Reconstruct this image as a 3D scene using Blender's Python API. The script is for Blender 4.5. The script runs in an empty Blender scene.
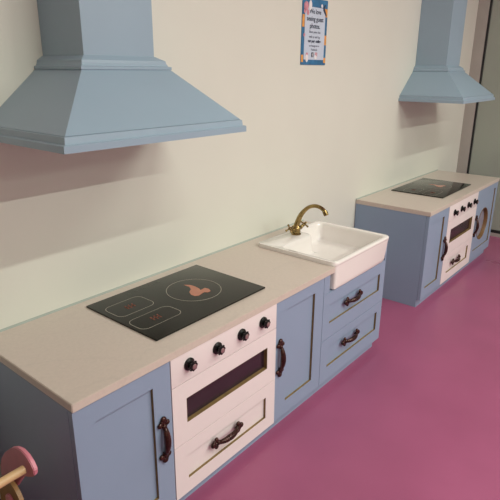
import bpy, bmesh, math, random
from mathutils import Vector, Matrix
random.seed(7)
S = bpy.context.scene
COL = S.collection
PI = math.pi

# ------------------------------------------------------------------ camera
def make_camera():
    c = bpy.data.cameras.new('camera'); o = bpy.data.objects.new('camera', c); COL.objects.link(o)
    y, p, r = math.radians(-50.4545), math.radians(-18.4224), math.radians(0.4136)
    fw = Vector((-math.sin(y)*math.cos(p), math.cos(y)*math.cos(p), math.sin(p)))
    rt = Vector((math.cos(y), math.sin(y), 0)); up = rt.cross(fw)
    rt2 = rt*math.cos(r) + up*math.sin(r); up2 = rt2.cross(fw)
    m = Matrix((rt2, up2, -fw)).transposed().to_4x4()
    m.translation = Vector((-0.5536, -1.5129, 1.3587))
    o.matrix_world = m
    c.sensor_width = 36; c.lens = 521.73/500*36; c.shift_y = -6.2/500; c.clip_start = 0.02
    S.camera = o
make_camera()

# ------------------------------------------------------------------ world, lamps, exposure
w = bpy.data.worlds.new('world'); S.world = w; w.use_nodes = True
w.node_tree.nodes['Background'].inputs[0].default_value = (0.75, 0.85, 1.0, 1)
w.node_tree.nodes['Background'].inputs[1].default_value = 0.3
CEIL = 2.8
def lamp(name, loc, sx, sy, power, col):
    l = bpy.data.lights.new(name, 'AREA'); l.shape = 'RECTANGLE'; l.size = sx; l.size_y = sy
    l.energy = power; l.color = col
    o = bpy.data.objects.new(name, l); COL.objects.link(o); o.location = loc
    return o
WARM = (0.95, 1.0, 0.91)
for lx, k in ((0.6, 0.93), (2.4, 1.06)):
    lamp('ceiling_lamp_or_fill', (lx, -2.15, CEIL-0.03), 1.25, 0.06, 40*k, WARM)
    lamp('ceiling_lamp_or_fill', (lx, -4.0, CEIL-0.03), 1.25, 0.06, 85*k, WARM)
lamp('ceiling_lamp_or_fill', (1.6, -6.0, CEIL-0.03), 5.0, 1.2, 115, WARM)  # added wide soft fill, lifts the ambient light; not one of the tubes
S.view_settings.view_transform = 'Standard'; S.view_settings.look = 'None'
S.view_settings.exposure = -0.42; S.view_settings.gamma = 1; S.view_settings.use_curve_mapping = False

# ------------------------------------------------------------------ materials
def mat(name, col, rough=0.5, metal=0.0, var=0.0, vscale=8, bump=0.0, bscale=60, spec=0.5, trans=0.0, coat=0.0, rvar=0.0):
    m = bpy.data.materials.new(name); m.use_nodes = True
    nt = m.node_tree; b = nt.nodes['Principled BSDF']
    b.inputs['Base Color'].default_value = (*col, 1); b.inputs['Roughness'].default_value = rough
    b.inputs['Metallic'].default_value = metal; b.inputs['Specular IOR Level'].default_value = spec
    b.inputs['Transmission Weight'].default_value = trans; b.inputs['Coat Weight'].default_value = coat
    tc = nt.nodes.new('ShaderNodeTexCoord')
    if var or rvar:
        n = nt.nodes.new('ShaderNodeTexNoise'); n.inputs['Scale'].default_value = vscale; n.inputs['Detail'].default_value = 5
        nt.links.new(tc.outputs['Object'], n.inputs['Vector'])
        if var:
            r = nt.nodes.new('ShaderNodeValToRGB')
            r.color_ramp.elements[0].position = 0.3; r.color_ramp.elements[1].position = 0.7
            r.color_ramp.elements[0].color = (*[c*(1-var) for c in col], 1)
            r.color_ramp.elements[1].color = (*[min(1, c*(1+var)) for c in col], 1)
            nt.links.new(n.outputs['Fac'], r.inputs[0]); nt.links.new(r.outputs[0], b.inputs['Base Color'])
        if rvar:
            mr = nt.nodes.new('ShaderNodeMapRange'); mr.inputs['From Min'].default_value = .3; mr.inputs['From Max'].default_value = .7
            mr.inputs['To Min'].default_value = rough-rvar; mr.inputs['To Max'].default_value = rough+rvar
            nt.links.new(n.outputs['Fac'], mr.inputs['Value']); nt.links.new(mr.outputs[0], b.inputs['Roughness'])
    if bump:
        n2 = nt.nodes.new('ShaderNodeTexNoise'); n2.inputs['Scale'].default_value = bscale; n2.inputs['Detail'].default_value = 4
        bp = nt.nodes.new('ShaderNodeBump'); bp.inputs['Strength'].default_value = bump; bp.inputs['Distance'].default_value = 0.002
        nt.links.new(tc.outputs['Object'], n2.inputs['Vector']); nt.links.new(n2.outputs['Fac'], bp.inputs['Height'])
        nt.links.new(bp.outputs['Normal'], b.inputs['Normal'])
    return m

M = {}
M['wall'] = mat('cream_wall_paint', (0.70, 0.695, 0.61), 0.45, var=0.015, vscale=3, bump=0.12, bscale=180)
M['ceiling'] = mat('ceiling_paint', (0.78, 0.82, 0.78), 0.9, var=0.02)
M['grey_wall'] = mat('slate_wall_paint', (0.22, 0.24, 0.25), 0.7, var=0.02)
M['navy'] = mat('navy_blocker_paint', (0.03, 0.035, 0.05), 0.6, var=0.05)  # dark coat for the added light blocker only
M['floor'] = mat('pink_resin_floor', (0.325, 0.083, 0.166), 0.33, var=0.09, vscale=2.2, rvar=0.06, bump=0.015, bscale=25)
M['blue'] = mat('powder_blue_paint', (0.285, 0.38, 0.46), 0.36, var=0.02, vscale=5, bump=0.04, bscale=120)
M['cabinet_blue'] = mat('cabinet_blue_paint', (0.255, 0.33, 0.45), 0.38, var=0.02, vscale=5, bump=0.04, bscale=120)
M['white'] = mat('white_gloss_paint', (0.80, 0.71, 0.695), 0.35, var=0.01, bump=0.02)
M['gold'] = mat('bare_brown_edge', (0.20, 0.125, 0.045), 0.6, var=0.2, vscale=40)
M['bronze'] = mat('antique_copper', (0.045, 0.014, 0.010), 0.25, metal=0.5, var=0.5, vscale=60)
M['brass'] = mat('antique_brass', (0.30, 0.21, 0.085), 0.22, metal=1.0, var=0.35, vscale=70)
M['black'] = mat('black_knob', (0.006, 0.005, 0.005), 0.22, spec=0.3)
M['tip'] = mat('knob_tip', (0.32, 0.2, 0.2), 0.3, metal=0.5, var=0.1)
M['ceramic'] = mat('glazed_ceramic', (0.84, 0.79, 0.75), 0.18, var=0.01, coat=0.4)
M['hob'] = mat('black_hob_glass', (0.012, 0.012, 0.008), 0.12, var=0.1, vscale=3, spec=0.28)
M['hobline'] = mat('hob_outline', (0.33, 0.30, 0.24), 0.5, var=0.05)
M['flame'] = mat('orange_print', (0.45, 0.12, 0.045), 0.5, coat=1.0, var=0.08, vscale=30)
M['glass_dark'] = mat('dark_oven_glass', (0.03, 0.015, 0.022), 0.22, var=0.2, vscale=12)
M['sealant'] = mat('grey_sealant', (0.38, 0.42, 0.37), 0.5, var=0.08)
M['alu'] = mat('grey_aluminium', (0.42, 0.38, 0.35), 0.45, metal=0.2, var=0.04)
M['gasket'] = mat('black_gasket', (0.012, 0.012, 0.012), 0.6, var=0.1)
M['pane'] = mat('frosted_glass', (0.68, 0.72, 0.63), 0.22, trans=0.6, var=0.03, vscale=2)
M['pink'] = mat('pink_toy_paint', (0.60, 0.20, 0.25), 0.4, var=0.06, vscale=20)
M['pine'] = mat('pale_wood', (0.62, 0.40, 0.20), 0.45, var=0.15, vscale=25)
M['ply'] = mat('brown_wood', (0.26, 0.14, 0.05), 0.5, var=0.2, vscale=18)
M['paper'] = mat('poster_paper', (0.55, 0.62, 0.72), 0.5, var=0.04, vscale=30)
M['pblue'] = mat('poster_blue', (0.03, 0.15, 0.30), 0.5, var=0.25, vscale=30)
M['porange'] = mat('poster_orange', (0.75, 0.33, 0.07), 0.5, var=0.15, vscale=60)
M['ppink'] = mat('poster_pink', (0.60, 0.25, 0.30), 0.5, var=0.2, vscale=80)
M['pwhite'] = mat('poster_white', (0.8, 0.76, 0.76), 0.5, var=0.03)
M['ink'] = mat('poster_ink', (0.02, 0.03, 0.06), 0.6, var=0.1)
M['washer'] = mat('washer_back', (0.25, 0.24, 0.30), 0.35, var=0.1)
def worktop_mat():
    m = mat('pale_stone_worktop', (0.60, 0.51, 0.44), 0.28, var=0.035, vscale=90)
    nt = m.node_tree; b = nt.nodes['Principled BSDF']
    base = b.inputs['Base Color'].links[0].from_socket
    tc = nt.nodes.new('ShaderNodeTexCoord')
    n = nt.nodes.new('ShaderNodeTexNoise'); n.inputs['Scale'].default_value = 2.3; n.inputs['Detail'].default_value = 8; n.inputs['Distortion'].default_value = 1.2
    nt.links.new(tc.outputs['Object'], n.inputs['Vector'])
    r = nt.nodes.new('ShaderNodeValToRGB'); e = r.color_ramp.elements
    e[0].position = 0.485; e[0].color = (0, 0, 0, 1); e[1].position = 0.5; e[1].color = (0.14, .14, .14, 1)
    k = e.new(0.515); k.color = (0, 0, 0, 1)
    nt.links.new(n.outputs['Fac'], r.inputs[0])
    mx = nt.nodes.new('ShaderNodeMix'); mx.data_type = 'RGBA'
    nt.links.new(r.outputs[0], mx.inputs[0]); nt.links.new(base, mx.inputs[6]); mx.inputs[7].default_value = (0.42, 0.36, 0.32, 1)
    nt.links.new(mx.outputs[2], b.inputs['Base Color'])
    return m
M['worktop'] = worktop_mat()

# ------------------------------------------------------------------ mesh helpers
def box(bm, a, b, bevel=0.0, seg=2):
    r = bmesh.ops.create_cube(bm, size=1.0)
    vs = r['verts']
    for v in vs:
        for i in range(3):
            v.co[i] = a[i] if v.co[i] < 0 else b[i]
    if bevel:
        es = list({e for v in vs for e in v.link_edges})
        bmesh.ops.bevel(bm, geom=es, offset=bevel, segments=seg, affect='EDGES', profile=0.7)
    return vs
def obj(name, bm, m, parent=None, smooth=False, angle=35):
    me = bpy.data.meshes.new(name)
    bmesh.ops.recalc_face_normals(bm, faces=bm.faces[:])
    bm.to_mesh(me); bm.free()
    me.materials.append(M[m] if isinstance(m, str) else m)
    if smooth:
        me.shade_smooth()
        me.set_sharp_from_angle(angle=math.radians(angle))
    o = bpy.data.objects.new(name, me); COL.objects.link(o)
    if parent: o.parent = parent
    return o
def one_box(name, a, b, m, parent=None, bevel=0.0):
    bm = bmesh.new(); box(bm, a, b, bevel)
    return obj(name, bm, m, parent, smooth=bool(bevel))
def tag(o, label, cat, group=None, kind=None):
    o['label'] = label; o['category'] = cat
    if group: o['group'] = group
    if kind: o['kind'] = kind
    return o
def struct(o):
    o['kind'] = 'structure'; return o
def empty(name, loc, label, cat, group=None):
    o = bpy.data.objects.new(name, None); COL.objects.link(o); o.location = loc; o.empty_display_size = 0.05
    return tag(o, label, cat, group)
def prism(bm, pts, a, b, axis):
    """pts: 2D outline in the two other axes; extruded from a to b along axis"""
    def P(p, t):
        q = list(p); q.insert(axis, t); return Vector(q)
    lo = [bm.verts.new(P(p, a)) for p in pts]; hi = [bm.verts.new(P(p, b)) for p in pts]
    n = len(pts)
    bm.faces.new(lo); bm.faces.new(hi[::-1])
    for i in range(n):
        bm.faces.new((lo[i], lo[(i+1) % n], hi[(i+1) % n], hi[i]))
def sweep(bm, path, radii, seg=12, squash=None):
    """tube along a path with varying radius and capped ends"""
    rings = []; n = len(path); path = [Vector(p) for p in path]
    ref = None
    for i, p in enumerate(path):
        t = (path[min(i+1, n-1)] - path[max(i-1, 0)]).normalized()
        if ref is None:
            ref = Vector((0, 0, 1)) if abs(t.z) < 0.8 else Vector((1, 0, 0))
        u = (ref - t*ref.dot(t)).normalized(); v = t.cross(u); ref = u
        r = radii[i] if isinstance(radii, (list, tuple)) else radii
        ring = []
        for k in range(seg):
            a = 2*PI*k/seg
            ring.append(bm.verts.new(p + u*math.cos(a)*r + v*math.sin(a)*r*(squash or 1)))
        rings.append(ring)
    for i in range(n-1):
        for k in range(seg):
            bm.faces.new((rings[i][k], rings[i][(k+1) % seg], rings[i+1][(k+1) % seg], rings[i+1][k]))
    bm.faces.new(rings[0][::-1]); bm.faces.new(rings[-1])
def lathe(bm, prof, origin=(0, 0, 0), axis=2, seg=28):
    """prof: (radius, distance along axis)"""
    o = Vector(origin); rings = []
    for r, h in prof:
        ring = []
        for k in range(seg):
            a = 2*PI*k/seg; c = [math.cos(a)*r, math.sin(a)*r]; c.insert(axis, h)
            ring.append(bm.verts.new(o + Vector(c)))
        rings.append(ring)
    for i in range(len(rings)-1):
        for k in range(seg):
            bm.faces.new((rings[i][k], rings[i][(k+1) % seg], rings[i+1][(k+1) % seg], rings[i+1][k]))
    bm.faces.new(rings[0][::-1]); bm.faces.new(rings[-1])
def ball(bm, c, r, scale=(1, 1, 1), seg=12):
    m = Matrix.Translation(c) @ Matrix.Diagonal((*[r*s for s in scale], 1))
    bmesh.ops.create_uvsphere(bm, u_segments=seg, v_segments=seg//2+2, radius=1, matrix=m)
def loops_mesh(bm, loops, cap0=True, cap1=True):
    rings = [[bm.verts.new(Vector(p)) for p in L] for L in loops]
    n = len(rings[0])
    for a, b in zip(rings, rings[1:]):
        for k in range(n):
            bm.faces.new((a[k], a[(k+1) % n], b[(k+1) % n], b[k]))
    if cap0: bm.faces.new(rings[0][::-1])
    if cap1: bm.faces.new(rings[-1])
def rrect(x0, x1, y0, y1, r, z, seg=5):
    out = []
    for cx, cy, a0 in ((x1-r, y1-r, 0), (x0+r, y1-r, 90), (x0+r, y0+r, 180), (x1-r, y0+r, 270)):
        for k in range(seg+1):
            a = math.radians(a0 + 90*k/seg)
            out.append((cx+r*math.cos(a), cy+r*math.sin(a), z))
    return out

# ------------------------------------------------------------------ the room
XL, XR, YF = -1.7, 4.13, -7.5
struct(one_box('floor', (XL, YF, -0.1), (6.6, 0.0, 0.0), 'floor'))
struct(one_box('wall_back', (XL, 0.0, -0.1), (XR+0.06, 0.12, CEIL+0.1), 'wall'))
struct(one_box('wall_left', (XL-0.1, YF-0.1, -0.1), (XL, 0.12, CEIL+0.1), 'wall'))
struct(one_box('shade_blocker', (-0.68, -1.15, 0.0), (-0.62, -0.001, 0.95), 'navy', bevel=0.004))  # added unseen panel, keeps light off the near cabinet's left side
struct(one_box('wall_front', (XL, YF-0.1, -0.1), (6.7, YF, CEIL+0.1), 'grey_wall'))
struct(one_box('ceiling', (XL, YF, CEIL), (6.7, 0.12, CEIL+0.1), 'ceiling'))
struct(one_box('wall_outer', (6.6, YF, -0.1), (6.7, 0.12, CEIL+0.1), 'wall'))
struct(one_box('wall_beyond', (XR+0.06, 0.0, -0.1), (6.6, 0.12, CEIL+0.1), 'wall'))
# sealant line between worktop and wall is a narrow bead on each worktop (below)
# glazed side with a grey post, a black gasket and a large frosted pane
def glazed_side():
    d = one_box('trim_1', (XR, -0.086, 0), (XR+0.06, 0, CEIL), 'alu', bevel=0.002); struct(d)
    g = one_box('trim_2', (XR+0.012, -0.101, 0), (XR+0.05, -0.086, CEIL), 'gasket'); struct(g)
    f = bmesh.new(); box(f, (XR+0.022, -3.6, 0.055), (XR+0.034, -0.101, CEIL-0.05))
    p = struct(obj('window_1', f, 'pane'))
    struct(one_box('trim_3', (XR+0.01, -3.6, 0.03), (XR+0.046, -0.101, 0.055), 'gasket'))
    struct(one_box('trim_4', (XR+0.005, -3.6, 0.0), (XR+0.051, -0.101, 0.03), 'alu'))
    struct(one_box('trim_5', (XR, YF, 0), (XR+0.06, -3.6, CEIL), 'wall'))
glazed_side()

# ------------------------------------------------------------------ joinery pieces
def panel_with_hole(bm, x0, x1, z0, z1, hx0, hx1, hz0, hz1, yb, yf, bevel=0.0015):
    """flat front from yb (back) to yf (face) with a rectangular opening"""
    O = [(x0, z0), (x1, z0), (x1, z1), (x0, z1)]; I = [(hx0, hz0), (hx1, hz0), (hx1, hz1), (hx0, hz1)]
    V = {}
    for n, pts in (('o', O), ('i', I)):
        for y in (yb, yf):
            V[n, y] = [bm.verts.new((x, y, z)) for x, z in pts]
    for k in range(4):
        j = (k+1) % 4
        for y in (yb, yf):
            bm.faces.new((V['o', y][k], V['o', y][j], V['i', y][j], V['i', y][k]))
        for n in 'oi':
            bm.faces.new((V[n, yb][k], V[n, yb][j], V[n, yf][j], V[n, yf][k]))
def ring_lining(bm, hx0, hx1, hz0, hz1, yb, yf, t=0.0012):
    panel_with_hole(bm, hx0, hx1, hz0, hz1, hx0+t, hx1-t, hz0+t, hz1-t, yb, yf)
def shaker(name, x0, x1, z0, z1, hx0, hx1, hz0, hz1, yf, m, parent, th=0.018, rec=0.010):
    bm = bmesh.new(); yb = yf+th
    panel_with_hole(bm, x0, x1, z0, z1, hx0, hx1, hz0, hz1, yb, yf)
    box(bm, (hx0, yf+rec, hz0), (hx1, yb, hz1))
    d = obj(name, bm, m, parent)
    rb = bmesh.new(); ring_lining(rb, hx0, hx1, hz0, hz1, yf+rec, yf+0.0012, 0.0004)
    t = obj('recess_edge', rb, 'gold', d); t['label'] = 'bare brown inner edge of the recessed panel'
    return d
def handle_mesh():
    """ornate bow handle along z, centre at origin, its back on y=0, rising to -y"""
    bm = bmesh.new(); L = 0.078
    path, rad = [], []
    for k in range(21):
        u = -1+2*k/20
        z = u*0.046
        y = -0.006-0.013*(1-u*u)**0.6
        path.append((0, y, z)); rad.append(0.0062+0.0042*(1-u*u))
    sweep(bm, path, rad, 12, squash=1.1)
    for s in (-1, 1):
        sweep(bm, [(0, -0.004, s*0.043), (0, -0.005, s*0.066)], [0.0065, 0.0045], 10)
        ball(bm, (0, -0.006, s*0.049), 0.0095, (1.0, 0.9, 0.9))
        ball(bm, (-0.0135, -0.0045, s*0.056), 0.0092, (1, 0.7, 0.95))
        ball(bm, (0.0135, -0.0045, s*0.056), 0.0092, (1, 0.7, 0.95))
        ball(bm, (0, -0.0045, s*0.071), 0.0105, (1, 0.7, 1))
        ball(bm, (-0.007, -0.0045, s*0.064), 0.0075, (1, 0.7, 1)); ball(bm, (0.007, -0.0045, s*0.064), 0.0075, (1, 0.7, 1))
    return bm
_hm = None
def handle(x, y, z, parent, horizontal=False):
    global _hm
    if _hm is None:
        o = obj('handle', handle_mesh(), 'bronze', parent, smooth=True, angle=60); _hm = o.data
    else:
        o = bpy.data.objects.new('handle', _hm); COL.objects.link(o); o.parent = parent
    o.location = (x, y, z)
    if horizontal: o.rotation_euler = (0, PI/2, 0)
    o['label'] = 'dark copper bow handle with leaf shaped ends'
    return o
def knob(x, y, z, parent):
    bm = bmesh.new()
    lathe(bm, [(0.0205, 0), (0.0205, -0.004), (0.016, -0.007), (0.0115, -0.009), (0.0115, -0.013), (0.0145, -0.016), (0.0145, -0.022), (0.010, -0.024)], axis=1, seg=24)
    for k in range(8):
        a = 2*PI*k/8; ball(bm, (0.0145*math.cos(a), -0.019, 0.0145*math.sin(a)), 0.0035, seg=8)
    o = obj('knob', bm, 'black', parent, smooth=True, angle=45); o.location = (x, y, z)
    b2 = bmesh.new(); lathe(b2, [(0.0085, -0.0235), (0.0085, -0.0255), (0.006, -0.027)], axis=1, seg=18)
    c = obj('knob_cap', b2, 'tip', o, smooth=True); c['label'] = 'greyish pink metal tip'
    return o

def carcass(parent, W, D, H, m='cabinet_blue', plinth_in=0.018):
    """body standing on the floor: x 0..W, y 0..-D, with a plinth set back below"""
    bm = bmesh.new(); box(bm, (0.0006, -D, 0.05), (W-0.0006, -0.004, H))
    c = obj('carcass', bm, m, parent)
    bm = bmesh.new(); box(bm, (0.0006, -D+0.004, 0.0), (W-0.0006, -0.004, 0.05))
    obj('plinth', bm, 'cabinet_blue', parent)
    return c

def door_cabinet(X, W, D, H, hx, hz, rec, label, handle_x):
    t = empty('play_cabinet', (X, 0, 0), label, 'cabinet')
    yf = -D; carcass(t, W, D-0.0195, H)
    d = shaker('door', 0.001, W-0.0015, 0.05, H-0.002, *rec, yf, 'cabinet_blue', t)
    handle(handle_x, yf, hz, d)
    return t

def oven(X, W, D, H, z1, z2, win, rec, kx, kz, hpos, label):
    t = empty('toy_oven', (X, 0, 0), label, 'oven')
    yf = -D-0.0015; carcass(t, W, D-0.0195, H)
    one_box('control_panel', (0.001, yf, z1+0.001), (W-0.001, yf+0.018, H-0.001), 'white', t, bevel=0.0012)
    bm = bmesh.new()
    panel_with_hole(bm, 0.001, W-0.001, z2+0.001, z1-0.001, *win, yf+0.018, yf)
    d = obj('oven_door', bm, 'white', t)
    bm = bmesh.new(); ring_lining(bm, *win, yf+0.0175, yf+0.0006, 0.0015)
    e = obj('window_edge', bm, 'gold', d); e['label'] = 'bare brown inner edge of the oven window'
    g = one_box('window_glass', (win[0]+0.002, yf+0.0145, win[2]+0.002), (win[1]-0.002, yf+0.0178, win[3]-0.002), 'glass_dark', d)
    g['label'] = 'dark oven window'
    dr = shaker('drawer', 0.001, W-0.001, 0.05, z2-0.001, *rec, yf, 'white', t)
    handle(hpos[0], yf, hpos[1], dr, True)
    for x in kx: knob(x-0.010, yf, kz+0.004, t)
    return t

# ------------------------------------------------------------------ near kitchen run
D1, H1, T1 = 0.495, 0.562, 0.0255
door_cabinet(0.0, 0.3195, D1, H1, None, 0.312, (0.062, 0.252, 0.110, 0.502),
             'blue play cabinet with recessed door at the left end of the near worktop', 0.281)
oven(0.3195, 0.5135, D1, H1, 0.463, 0.247, (0.058, 0.462, 0.316, 0.404), (0.056, 0.458, 0.103, 0.194),
     (0.083, 0.207, 0.326, 0.442), 0.5135, (0.2385, 0.162),
     'white toy oven with black knobs under the flame printed hob in the near run')
door_cabinet(0.833, 0.325, D1, H1, None, 0.327, (0.070, 0.259, 0.112, 0.514),
             'narrow blue play cabinet between the near oven and the sink drawers', 0.025)

def sink_drawers():
    W = 1.729-1.158
    t = empty('drawer_cabinet', (1.158, 0, 0), 'blue cabinet of two drawers below the white ceramic sink', 'cabinet')
    bm = bmesh.new(); D = D1-0.0195
    box(bm, (0.0006, -D, 0.05), (W-0.0006, -0.004, 0.470))
    box(bm, (0.0006, -D1, 0.4795), (0.044, -0.004, H1)); box(bm, (W-0.012, -D1, 0.4795), (W-0.0006, -0.004, H1))
    box(bm, (0.0006, -D, 0.470), (0.044, -0.004, 0.4795)); box(bm, (W-0.012, -D, 0.470), (W-0.0006, -0.004, 0.4795))
    obj('carcass', bm, 'cabinet_blue', t)
    one_box('plinth', (0.0006, -D+0.004, 0), (W-0.02, -0.004, 0.05), 'cabinet_blue', t)
    for z0, z1, a, b, hz in ((0.263, 0.4785, 0.331, 0.420, 0.386), (0.05, 0.261, 0.117, 0.216, 0.185)):
        d = shaker('drawer', 0.001, W-0.001, z0, z1, 0.056, W-0.050, a, b, -D1, 'cabinet_blue', t)
        handle(0.255, -D1, hz, d, True)
sink_drawers()

def worktop(X0, X1, D, z0, z1, label, cut=None):
    bm = bmesh.new()
    if cut:
        prism(bm, [(X0, -D), (cut[0], -D), (cut[0], cut[1]), (X1, cut[1]), (X1, -0.003), (X0, -0.003)], z0, z1, 2)
    else:
        box(bm, (X0, -D, z0), (X1, -0.003, z1))
    bmesh.ops.bevel(bm, geom=bm.edges[:], offset=0.0018, segments=2, affect='EDGES')
    o = obj('worktop', bm, 'worktop', None, smooth=True); tag(o, label, 'worktop')
    b = bmesh.new(); prism(b, [(-0.0002, z1-0.0005), (-0.008, z1-0.0005), (-0.003, z1+0.004), (-0.0002, z1+0.005)], X0, X1, 0)
    s = obj('sealant_bead', b, 'sealant', o); s['label'] = 'thin grey bead of sealant along the wall'
    return o
WT = H1+T1
worktop(0.0, 1.729, 0.5, H1, WT, 'long pale stone worktop carrying the sink and the flame printed hob', cut=(1.230, -0.092))

def sink():
    x0, x1, y0, y1, zt, zb = 1.224, 1.736, -0.503, -0.086, 0.605, 0.4835
    o = empty('belfast_sink', (0, 0, 0), 'white ceramic butler sink with deep front apron at the right end of the near worktop', 'sink')
    # outer shell tapering slightly to the bottom, with the basin sunk in from the top
    bm = bmesh.new(); n = 5
    def outer(ix, iy, z, r): return rrect(x0+(0.008 if z < 0.588 else 0), x1-ix, y0+iy, y1-(0.008 if z < 0.588 else iy), r, z, n)
    # basin outline: deeper to the back on the right-hand side, a tap ledge at the back left
    def inner(g, z, r=0.03):
        xa, xb, ya, yb, yc, xs = x0+0.020+g, x1-0.020-g, y0+0.016+g, -0.200-g, -0.112-g, 1.500+g
        pts = []
        def arc(cx, cy, rr, a0, a1, m=n):
            for k in range(m+1):
                a = math.radians(a0+(a1-a0)*k/m); pts.append((cx+rr*math.cos(a), cy+rr*math.sin(a), z))
        arc(xb-r, yc-r, r, 0, 90); arc(xs+r*.6, yc-r*.6, r*.6, 90, 180, 3)
        arc(xs-r*.6, yb+r*.6, r*.6, 0, -90, 3) if False else arc(xs-0.018, yb+0.018, 0.018, 0, -90, 3)
        arc(xa+r, yb-r, r, 90, 180); arc(xa+r, ya+r, r, 180, 270); arc(xb-r, ya+r, r, 270, 360)
        return pts
    loops = [outer(0.052, 0.004, zb, 0.010), outer(0.040, 0.002, zb+0.006, 0.012), outer(0.032, 0.001, zb+0.018, 0.014), outer(0.010, 0.001, zt-0.026, 0.014), outer(0.006, 0, 0.5875, 0.016),
             outer(0.002, 0, 0.5884, 0.022), outer(0, -0.002, 0.5905, 0.026), outer(0, -0.002, zt-0.004, 0.026), outer(0.004, 0.002, zt, 0.024)]
    loops_mesh(bm, loops, True, False)
    top_out = None
    bm.verts.ensure_lookup_table()
    N = len(loops[0]); ring = bm.verts[-N:] if False else [bm.verts[i] for i in range(len(bm.verts)-N, len(bm.verts))]
    start = len(bm.verts)
    ins = [inner(0, zt), inner(0.004, zt-0.005), inner(0.007, zt-0.02), inner(0.012, zt-0.085), inner(0.022, zt-0.098), inner(0.04, zt-0.102, 0.02)]
    rs = [[bm.verts.new(Vector(p)) for p in L] for L in ins]
    K = len(rs[0])
    for a, b in zip(rs, rs[1:]):
        for k in range(K): bm.faces.new((a[k], a[(k+1) % K], b[(k+1) % K], b[k]))
    bm.faces.new(rs[-1])
    e1 = [bm.edges.get((ring[k], ring[(k+1) % N])) for k in range(N)]
    e2 = [bm.edges.get((rs[0][k], rs[0][(k+1) % K])) for k in range(K)]
    bmesh.ops.triangle_fill(bm, use_beauty=True, use_dissolve=False, edges=e1+e2)
    obj('basin', bm, 'ceramic', o, smooth=True, angle=50)
sink()

def tap():
    bx, by, bz = 1.453, -0.146, 0.605
    o = empty('mixer_tap', (bx, by, bz), 'antique brass mixer tap with curved spout and cross handles behind the sink', 'tap')
    bm = bmesh.new()
    lathe(bm, [(0.024, 0), (0.024, 0.004), (0.019, 0.008), (0.021, 0.012), (0.020, 0.03), (0.022, 0.034), (0.018, 0.040), (0.012, 0.048)], axis=2)
    sweep(bm, [(-0.04, 0, 0.026), (-0.02, 0, 0.026), (0.02, 0, 0.026), (0.04, 0, 0.026)], [0.010, 0.012, 0.012, 0.010])
    obj('tap_body', bm, 'brass', o, smooth=True)
    bm = bmesh.new(); path, rad = [], []
    P = [(0, 0.004, 0.03), (0, -0.003, 0.052), (0, -0.018, 0.090), (0, -0.038, 0.120), (0, -0.066, 0.145), (0, -0.100, 0.157), (0, -0.130, 0.154), (0, -0.150, 0.143), (0, -0.158, 0.132)]
    P = [Vector(p) for p in P]; m = 4
    for i in range(len(P)-1):
        for k in range(m):
            t = k/m
            p0, p1, p2, p3 = P[max(i-1, 0)], P[i], P[i+1], P[min(i+2, len(P)-1)]
            q = 0.5*((2*p1)+(p2-p0)*t+(2*p0-5*p1+4*p2-p3)*t*t+(3*p1-p0-3*p2+p3)*t**3)
            path.append(q); rad.append(0.0155-0.0065*min(1, (i+t)/4))
    path.append(P[-1]); rad.append(0.0085)
    sweep(bm, path, rad, 16)
    sweep(bm, [(0, -0.153, 0.140), (0, -0.159, 0.131), (0, -0.163, 0.122)], [0.0115, 0.0115, 0.0105], 16)
    obj('spout', bm, 'brass', o, smooth=True)
    for s in (-1, 1):
        bm = bmesh.new()
        c = Vector((s*0.052, -0.008 if s > 0 else 0, 0.038))
        sweep(bm, [(s*0.034, 0, 0.026), c], [0.008, 0.0075])
        ax = Vector((s*0.8, 0, 0.55)).normalized()
        u = Vector((0, 1, 0)); v = ax.cross(u)
        cc = c+ax*0.004
        ball(bm, cc, 0.0085)
        for k in range(4):
            a = PI/4+k*PI/2; d = u*math.cos(a)+v*math.sin(a)
            sweep(bm, [cc, cc+d*0.018], [0.004, 0.0032], 8); ball(bm, cc+d*0.020, 0.0055, seg=10)
        obj('cross_handle', bm, 'brass', o, smooth=True)
tap()

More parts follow.
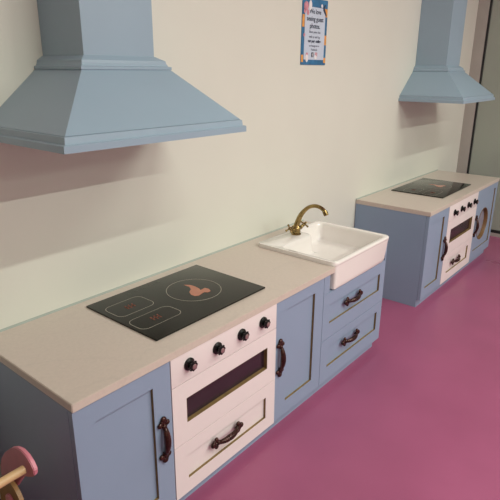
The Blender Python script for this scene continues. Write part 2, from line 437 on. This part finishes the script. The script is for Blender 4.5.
# ------------------------------------------------------------------ hobs
def ring_line(bm, pts, wd, z, z2):
    """closed line of given width following pts (convex, in plane)"""
    c = sum((Vector((p[0], p[1], 0)) for p in pts), Vector())/len(pts)
    A, B = [], []
    for x, y in pts:
        v = Vector((x, y, 0)); d = (v-c).normalized()*wd/2
        A.append(v+d); B.append(v-d)
    n = len(pts)
    lo = [bm.verts.new((p.x, p.y, z)) for p in A]; li = [bm.verts.new((p.x, p.y, z)) for p in B]
    ho = [bm.verts.new((p.x, p.y, z2)) for p in A]; hi = [bm.verts.new((p.x, p.y, z2)) for p in B]
    for k in range(n):
        j = (k+1) % n
        bm.faces.new((ho[k], ho[j], hi[j], hi[k])); bm.faces.new((lo[k], lo[j], ho[j], ho[k])); bm.faces.new((li[k], li[j], hi[j], hi[k]))
def hob(X, Y, Z, W, D, label):
    t = empty('induction_hob', (X, Y, Z), label, 'hob')
    bm = bmesh.new(); box(bm, (0, -D, 0), (W, 0, 0.006), 0.0018); obj('glass_plate', bm, 'hob', t, smooth=True)
    z, z2 = 0.0058, 0.0064
    bm = bmesh.new()
    r2 = [(p[0], p[1]) for p in rrect(0.020, 0.170, -0.165, -0.065, 0.026, 0, 6)]
    r1 = [(p[0], p[1]) for p in rrect(0.012, 0.182, -0.288, -0.202, 0.026, 0, 6)]
    ring_line(bm, r2, 0.0022, z, z2); ring_line(bm, r1, 0.0022, z, z2)
    ring_line(bm, [(0.336+0.100*math.cos(a*PI/32), -0.178+0.100*math.sin(a*PI/32)) for a in range(64)], 0.0022, z, z2)
    obj('zone_outline', bm, 'hobline', t)
    bm = bmesh.new()   # small touch controls along the back edge
    for k in range(5):
        x = 0.15+k*0.035; box(bm, (x, -0.030, z), (x+0.016, -0.0285, z2)); box(bm, (x, -0.020, z), (x+0.0015, -0.030, z2))
    obj('touch_controls', bm, M['hobline2'], t)
    # orange flame: flowing tongues in the big circle
    bm = bmesh.new()
    F = [(0.342, -0.118), (0.357, -0.136), (0.359, -0.161), (0.355, -0.186), (0.348, -0.2), (0.373, -0.198), (0.376, -0.216), (0.366, -0.234), (0.35, -0.235),
         (0.344, -0.224), (0.332, -0.225), (0.309, -0.231), (0.297, -0.222), (0.297, -0.203), (0.309, -0.182), (0.331, -0.168), (0.342, -0.147)]
    prism(bm, F, z, z2+0.0001, 2)
    obj('flame_mark', bm, 'flame', t)
    for cx, cy in ((0.095, -0.115), (0.097, -0.245)):
        bm = bmesh.new()
        for k in (-1, 0, 1):
            x = cx+k*0.014
            prism(bm, [(x-.004, cy-.014), (x+.002, cy-.014), (x+.002, cy+.004), (x+.006, cy+.014), (x-.002, cy+.012)], z, z2+0.0001, 2)
        box(bm, (cx-.018, cy-.003, z), (cx+.018, cy+.001, z2+0.0001))
        obj('heat_mark', bm, M['flame2'], t)
    return t
M['hobline2'] = mat('hob_faint_print', (0.10, 0.095, 0.08), 0.5, var=0.05)
M['flame2'] = mat('dark_orange_print', (0.16, 0.035, 0.015), 0.5, var=0.08, vscale=30)
hob(0.338, -0.056, WT+0.0003, 0.526, 0.362, 'black glass hob with orange flame print beside the sink on the near worktop')

# ------------------------------------------------------------------ far kitchen run
D2, H2 = 0.475, 0.573
X2 = 2.309
door_cabinet(X2, 0.322, D2, H2, None, 0.305, (0.050, 0.252, 0.112, 0.524),
             'blue play cabinet at the left end of the far worktop, beyond the sink', 0.296)
oven(X2+0.322, 0.559, D2, H2, 0.470, 0.245, (0.068, 0.494, 0.316, 0.409), (0.080, 0.484, 0.105, 0.200),
     (0.108, 0.238, 0.368, 0.494), 0.510, (0.240, 0.160),
     'white toy oven with black knobs beside the round washing machine porthole')
def washer():
    X, W = X2+0.881, 3.659-(X2+0.881)
    t = empty('toy_washing_machine', (X, 0, 0), 'blue toy washing machine with round porthole at the right end of the far run', 'washing machine')
    bm = bmesh.new()
    D = D2-0.0195
    box(bm, (0.0006, -D, 0.05), (0.016, -0.004, H2)); box(bm, (W-0.016, -D, 0.05), (W-0.0006, -0.004, H2))
    box(bm, (0.016, -D, 0.05), (W-0.016, -0.004, 0.066)); box(bm, (0.016, -D, H2-0.016), (W-0.016, -0.004, H2)); box(bm, (0.016, -0.02, 0.066), (W-0.016, -0.004, H2-0.016))
    obj('carcass', bm, 'cabinet_blue', t)
    one_box('plinth', (0.0006, -D+0.004, 0), (W-0.02, -0.004, 0.05), 'cabinet_blue', t)
    # door: frame, recessed panel with a round hole
    cx, cz, R = 0.228, 0.290, 0.121
    yf = -D2; rec = 0.008; yb = yf+0.019
    hx0, hx1, hz0, hz1 = 0.055, W-0.045, 0.115, 0.53
    bm = bmesh.new()
    panel_with_hole(bm, 0.001, W-0.001, 0.05, H2-0.002, hx0, hx1, hz0, hz1, yb, yf)
    seg = 48
    def sq(k):
        a = 2*PI*k/seg; dx, dz = math.cos(a), math.sin(a)
        tx = ((hx1-cx) if dx > 0 else (hx0-cx))/dx if abs(dx) > 1e-6 else 1e9
        tz = ((hz1-cz) if dz > 0 else (hz0-cz))/dz if abs(dz) > 1e-6 else 1e9
        q = min(tx, tz); return (cx+dx*q, cz+dz*q)
    cs = {}
    for y in (yf+rec, yb):
        cs[y] = ([bm.verts.new((sq(k)[0], y, sq(k)[1])) for k in range(seg)],
                 [bm.verts.new((cx+R*math.cos(2*PI*k/seg), y, cz+R*math.sin(2*PI*k/seg))) for k in range(seg)])
        for k in range(seg):
            j = (k+1) % seg; bm.faces.new((cs[y][0][k], cs[y][0][j], cs[y][1][j], cs[y][1][k]))
    for k in range(seg):
        j = (k+1) % seg; bm.faces.new((cs[yb][1][k], cs[yb][1][j], cs[yf+rec][1][j], cs[yf+rec][1][k]))
    d = obj('door', bm, 'cabinet_blue', t)
    rb = bmesh.new(); ring_lining(rb, hx0, hx1, hz0, hz1, yf+rec, yf+0.0012, 0.0004)
    e = obj('recess_edge', rb, 'gold', d); e['label'] = 'bare brown inner edge of the recessed panel'
    rb = bmesh.new()
    prof = [(R, yf+rec-0.002), (R-0.004, yf+rec-0.003), (R-0.006, yf+rec), (R-0.006, yf+rec+0.028), (R, yf+rec+0.028)]
    rings = [[rb.verts.new((cx+r*math.cos(2*PI*k/seg), y, cz+r*math.sin(2*PI*k/seg))) for k in range(seg)] for r, y in prof]
    for i in range(len(rings)):
        a, b = rings[i], rings[(i+1) % len(rings)]
        for k in range(seg): rb.faces.new((a[k], a[(k+1) % seg], b[(k+1) % seg], b[k]))
    e = obj('porthole_ring', rb, M['ring'], d, smooth=True); e['label'] = 'golden brown ring around the porthole'
    rb = bmesh.new(); lathe(rb, [(R-0.0062, yf+rec+0.024), (R-0.0062, yf+rec+0.027)], origin=(cx, 0, cz), axis=1, seg=48)
    e = obj('porthole_glass', rb, 'washer', d); e['label'] = 'grey porthole glass'
    handle(0.024, yf, 0.315, d)
M['ring'] = mat('golden_brown_wood', (0.17, 0.09, 0.035), 0.45, var=0.15, vscale=20)
washer()
worktop(X2, 3.661, 0.48, H2, H2+T1, 'short pale stone worktop on the far cabinets near the glass wall')
hob(2.694, -0.055, H2+T1+0.0003, 0.545, 0.348, 'black glass hob on the far worktop reflecting the glass wall')

# ------------------------------------------------------------------ hoods
def hood(X, label):
    t = empty('cooker_hood', (X, 0, 1.172), label, 'cooker hood', 'cooker hoods')
    del t['group']
    def rect(x0, x1, y, z): return [(x0, -0.001, z), (x0, -y, z), (x1, -y, z), (x1, -0.001, z)]
    W = 0.648
    # rim
    bm = bmesh.new()
    loops_mesh(bm, [rect(0, W, 0.420, 0), rect(0, W, 0.420, 0.017), rect(0.004, W-0.004, 0.416, 0.019), rect(0.008, W-0.008, 0.412, 0.019), rect(0.010, W-0.010, 0.410, 0.036), rect(0.016, W-0.016, 0.404, 0.038)])
    obj('rim', bm, 'blue', t)
    bm = bmesh.new()
    loops_mesh(bm, [rect(0.014, W-0.014, 0.406, 0.0382), rect(0.184, 0.500, 0.238, 0.184)])
    obj('canopy', bm, 'blue', t)
    bm = bmesh.new()
    loops_mesh(bm, [rect(0.184, 0.500, 0.238, 0.1842), rect(0.182, 0.502, 0.240, 0.186), rect(0.182, 0.502, 0.240, 0.193), rect(0.188, 0.494, 0.234, 0.195), rect(0.192, 0.489, 0.230, 0.203),
                    rect(0.193, 0.488, 0.229, 0.210), rect(0.212, 0.462, 0.211, 0.2222)])
    obj('neck_moulding', bm, 'blue', t)
    bm = bmesh.new()
    loops_mesh(bm, [rect(0.214, 0.460, 0.209, 0.2222), rect(0.214, 0.460, 0.209, CEIL-1.172-0.001)])
    obj('chimney', bm, 'blue', t)
    return t
hood(0.0995, 'blue pyramid cooker hood above the near worktop with the sink')
hood(2.796, 'blue pyramid cooker hood above the far worktop near the glass wall')

# ------------------------------------------------------------------ poster
def poster():
    x0, x1, z0, z1 = 1.648, 1.868, 1.385, 1.685
    t = empty('poster', (x0, 0, z0), 'blue bordered laminated notice about guest photos on the cream wall', 'poster')
    W, H = x1-x0, z1-z0
    def fl(name, pts, y, m, lab=None):
        bm = bmesh.new(); prism(bm, pts, -y-0.0003, -y, 1); o = obj(name, bm, m, t)
        return o
    one_box('backing', (0, -0.0035, 0), (W, -0.0005, H), 'pblue', t)
    def ell(cx, cz, rx, rz, n=20, a0=0): return [(cx+rx*math.cos(2*PI*k/n+a0), cz+rz*math.sin(2*PI*k/n+a0)) for k in range(n)]
    def rc(a, b, c, d): return [(a, c), (b, c), (b, d), (a, d)]
    y = 0.0036
    for a, b, c, d in ((0.001, 0.018, 0.012, 0.045), (0.001, 0.02, 0.17, 0.225), (W-0.026, W-0.001, 0.095, 0.14), (W-0.03, W-0.001, 0.225, 0.262), (W-0.02, W-0.001, 0.01, 0.035)):
        fl('orange_patch', rc(a, b, c, d), y, 'porange')
    fl('sheet', [(0.022, 0.024), (W-0.020, 0.024), (W-0.020, 0.225), (W-0.032, 0.262), (0.045, 0.262), (0.022, 0.235)], y+0.0004, 'paper')
    for cx, cz, r in ((0.030, 0.262, 0.020), (0.045, 0.235, 0.012), (0.020, 0.240, 0.010), (0.048, 0.045, 0.011), (0.020, 0.135, 0.008)):
        fl('pink_flower', ell(cx, cz, r, r*1.1, 7), y+0.0009, 'ppink')
    for cx, cz, a, b in ((0.064, 0.268, 0.013, 0.022), (0.048, 0.030, 0.012, 0.018), (0.125, 0.036, 0.011, 0.010), (0.165, 0.272, 0.008, 0.008)):
        fl('white_petal', ell(cx, cz, a, b), y+0.0013, 'pwhite')
    bm = bmesh.new(); prism(bm, [(W-0.042, 0.252), (W-0.014, 0.226), (W-0.010, 0.234), (W-0.030, 0.262), (W-0.022, 0.278), (W-0.028, 0.282), (W-0.044, 0.262)], -y-0.0016, -y-0.0013, 1)
    obj('dark_leaf', bm, 'ink', t)
    def text(s, z, size, bold=0.0):
        cu = bpy.data.curves.new('lettering', 'FONT'); cu.body = s; cu.size = size; cu.align_x = 'CENTER'; cu.extrude = 0.0002; cu.offset = bold
        o = bpy.data.objects.new('tmp', cu); COL.objects.link(o)
        dg = bpy.context.evaluated_depsgraph_get(); me = bpy.data.meshes.new_from_object(o.evaluated_get(dg))
        bpy.data.objects.remove(o)
        q = bpy.data.objects.new('lettering', me); COL.objects.link(q); q.parent = t
        me.materials.clear(); me.materials.append(M['ink'])
        q.rotation_euler = (PI/2, 0, 0); q.location = (W/2, -y-0.0011, z)
        q['label'] = 'line of dark lettering reading ' + s
    text('We love', 0.233, 0.029, 0.0006)
    text('seeing guest', 0.200, 0.030, 0.0006)
    text('photos.', 0.168, 0.030, 0.0006)
    text('Share your visit', 0.146, 0.016)
    text('with us and tag', 0.124, 0.016)
    text('our page online', 0.104, 0.018, 0.0008)
    text('on Instagram or', 0.084, 0.014)
    text('Facebook', 0.066, 0.014)
    fl('social_icon', rc(0.087, 0.107, 0.036, 0.058), y+0.0009, 'ink')
    fl('social_icon', rc(0.119, 0.140, 0.036, 0.058), y+0.0009, 'ppink')
    bm = bmesh.new()
    for a, b, c, d in ((0.096, 0.0995, 0.037, 0.055), (0.0925, 0.103, 0.046, 0.049), (0.096, 0.103, 0.052, 0.055)): prism(bm, rc(a, b, c, d), -y-0.0016, -y-0.0013, 1)
    pts = rrect(0.1225, 0.1365, 0.040, 0.054, 0.003, 0, 3)
    for L in (rrect(0.1225, 0.1365, 0.040, 0.054, 0.003, 0, 3), [(q[0], q[1], 0) for q in ell(0.1295, 0.047, 0.0035, 0.0035, 16)]):
        c = Vector((0.1295, 0.047, 0)); a = [Vector(p) for p in L]; b = [c+(v-c)*0.82 for v in a]
        va = [bm.verts.new((v.x, -y-0.0015, v.y)) for v in a]; vb = [bm.verts.new((v.x, -y-0.0015, v.y)) for v in b]
        for k in range(len(va)): bm.faces.new((va[k], va[(k+1) % len(va)], vb[(k+1) % len(va)], vb[k]))
    obj('icon_sign', bm, 'pwhite', t)
poster()

# ------------------------------------------------------------------ toy pram in the bottom-left corner
def toy_pram():
    t = empty('toy_pram', (-0.28, -0.45, 0), 'wooden toy pram with pink handle brackets standing left of the near cabinets', 'toy pram')
    t.location = (0, 0, 0)
    xs = (-0.119, -0.435)     # the two sides
    for i, x in enumerate(xs):
        bm = bmesh.new()
        # bracket outline in y,z (rounded wedge)
        pts = [(-0.405, 0.370), (-0.360, 0.355), (-0.326, 0.363), (-0.330, 0.394), (-0.345, 0.425), (-0.371, 0.455), (-0.406, 0.486), (-0.438, 0.506), (-0.463, 0.513), (-0.487, 0.510), (-0.506, 0.499),
               (-0.517, 0.485), (-0.515, 0.470), (-0.500, 0.455), (-0.486, 0.449), (-0.470, 0.444), (-0.440, 0.415)]
        prism(bm, [(y, z) for y, z in pts], x-0.001, x+0.010, 0)
        bmesh.ops.bevel(bm, geom=bm.edges[:], offset=0.002, segments=2, affect='EDGES')
        obj('handle_bracket', bm, 'pink', t, smooth=True)
    bm = bmesh.new(); sweep(bm, [(xs[1]-0.02, -0.484, 0.474), (xs[0]-0.008, -0.484, 0.474)], 0.0105, 16)
    o = obj('handle_bar', bm, 'pine', t, smooth=True, angle=60); o['label'] = 'pale round wooden push bar'
    for x in (xs[0]-0.016, xs[1]+0.016):
        bm = bmesh.new()
        pts = [(-0.33, 0.10)]+[(-0.412-0.058*math.cos(a), 0.352+0.058*math.sin(a)) for a in [PI*k/14 for k in range(15)]][::-1]+[(-0.470, 0.10)]
        prism(bm, pts, x-0.005, x+0.005, 0)
        s = obj('side_panel', bm, 'ply', t); s['label'] = 'rounded brown wooden side panel'
    for x, sg in ((xs[0]-0.021, -1), (xs[1]+0.021, 1)):
        bm = bmesh.new(); lathe(bm, [(0.022, 0), (0.022, sg*0.004), (0.018, sg*0.006)], origin=(x, -0.415, 0.345), axis=0)
        obj('round_cap', bm, 'pink', t, smooth=True)
    one_box('floor_board', (xs[1]+0.022, -0.465, 0.11), (xs[0]-0.022, -0.305, 0.122), 'pine', t)
    one_box('end_board', (xs[1]+0.022, -0.315, 0.122), (xs[0]-0.022, -0.303, 0.30), 'pine', t)
    one_box('end_board', (xs[1]+0.022, -0.468, 0.122), (xs[0]-0.022, -0.456, 0.30), 'pine', t)
    for x in (xs[0]-0.001, xs[1]+0.001):
        for y in (-0.345, -0.465):
            bm = bmesh.new(); lathe(bm, [(0.052, -0.009), (0.055, -0.006), (0.055, 0.006), (0.052, 0.009)], axis=0, seg=32)
            wv = obj('wheel', bm, 'pink', t, smooth=True); wv.location = (x+(0.012 if x > -0.3 else -0.012), y, 0.055)
toy_pram()
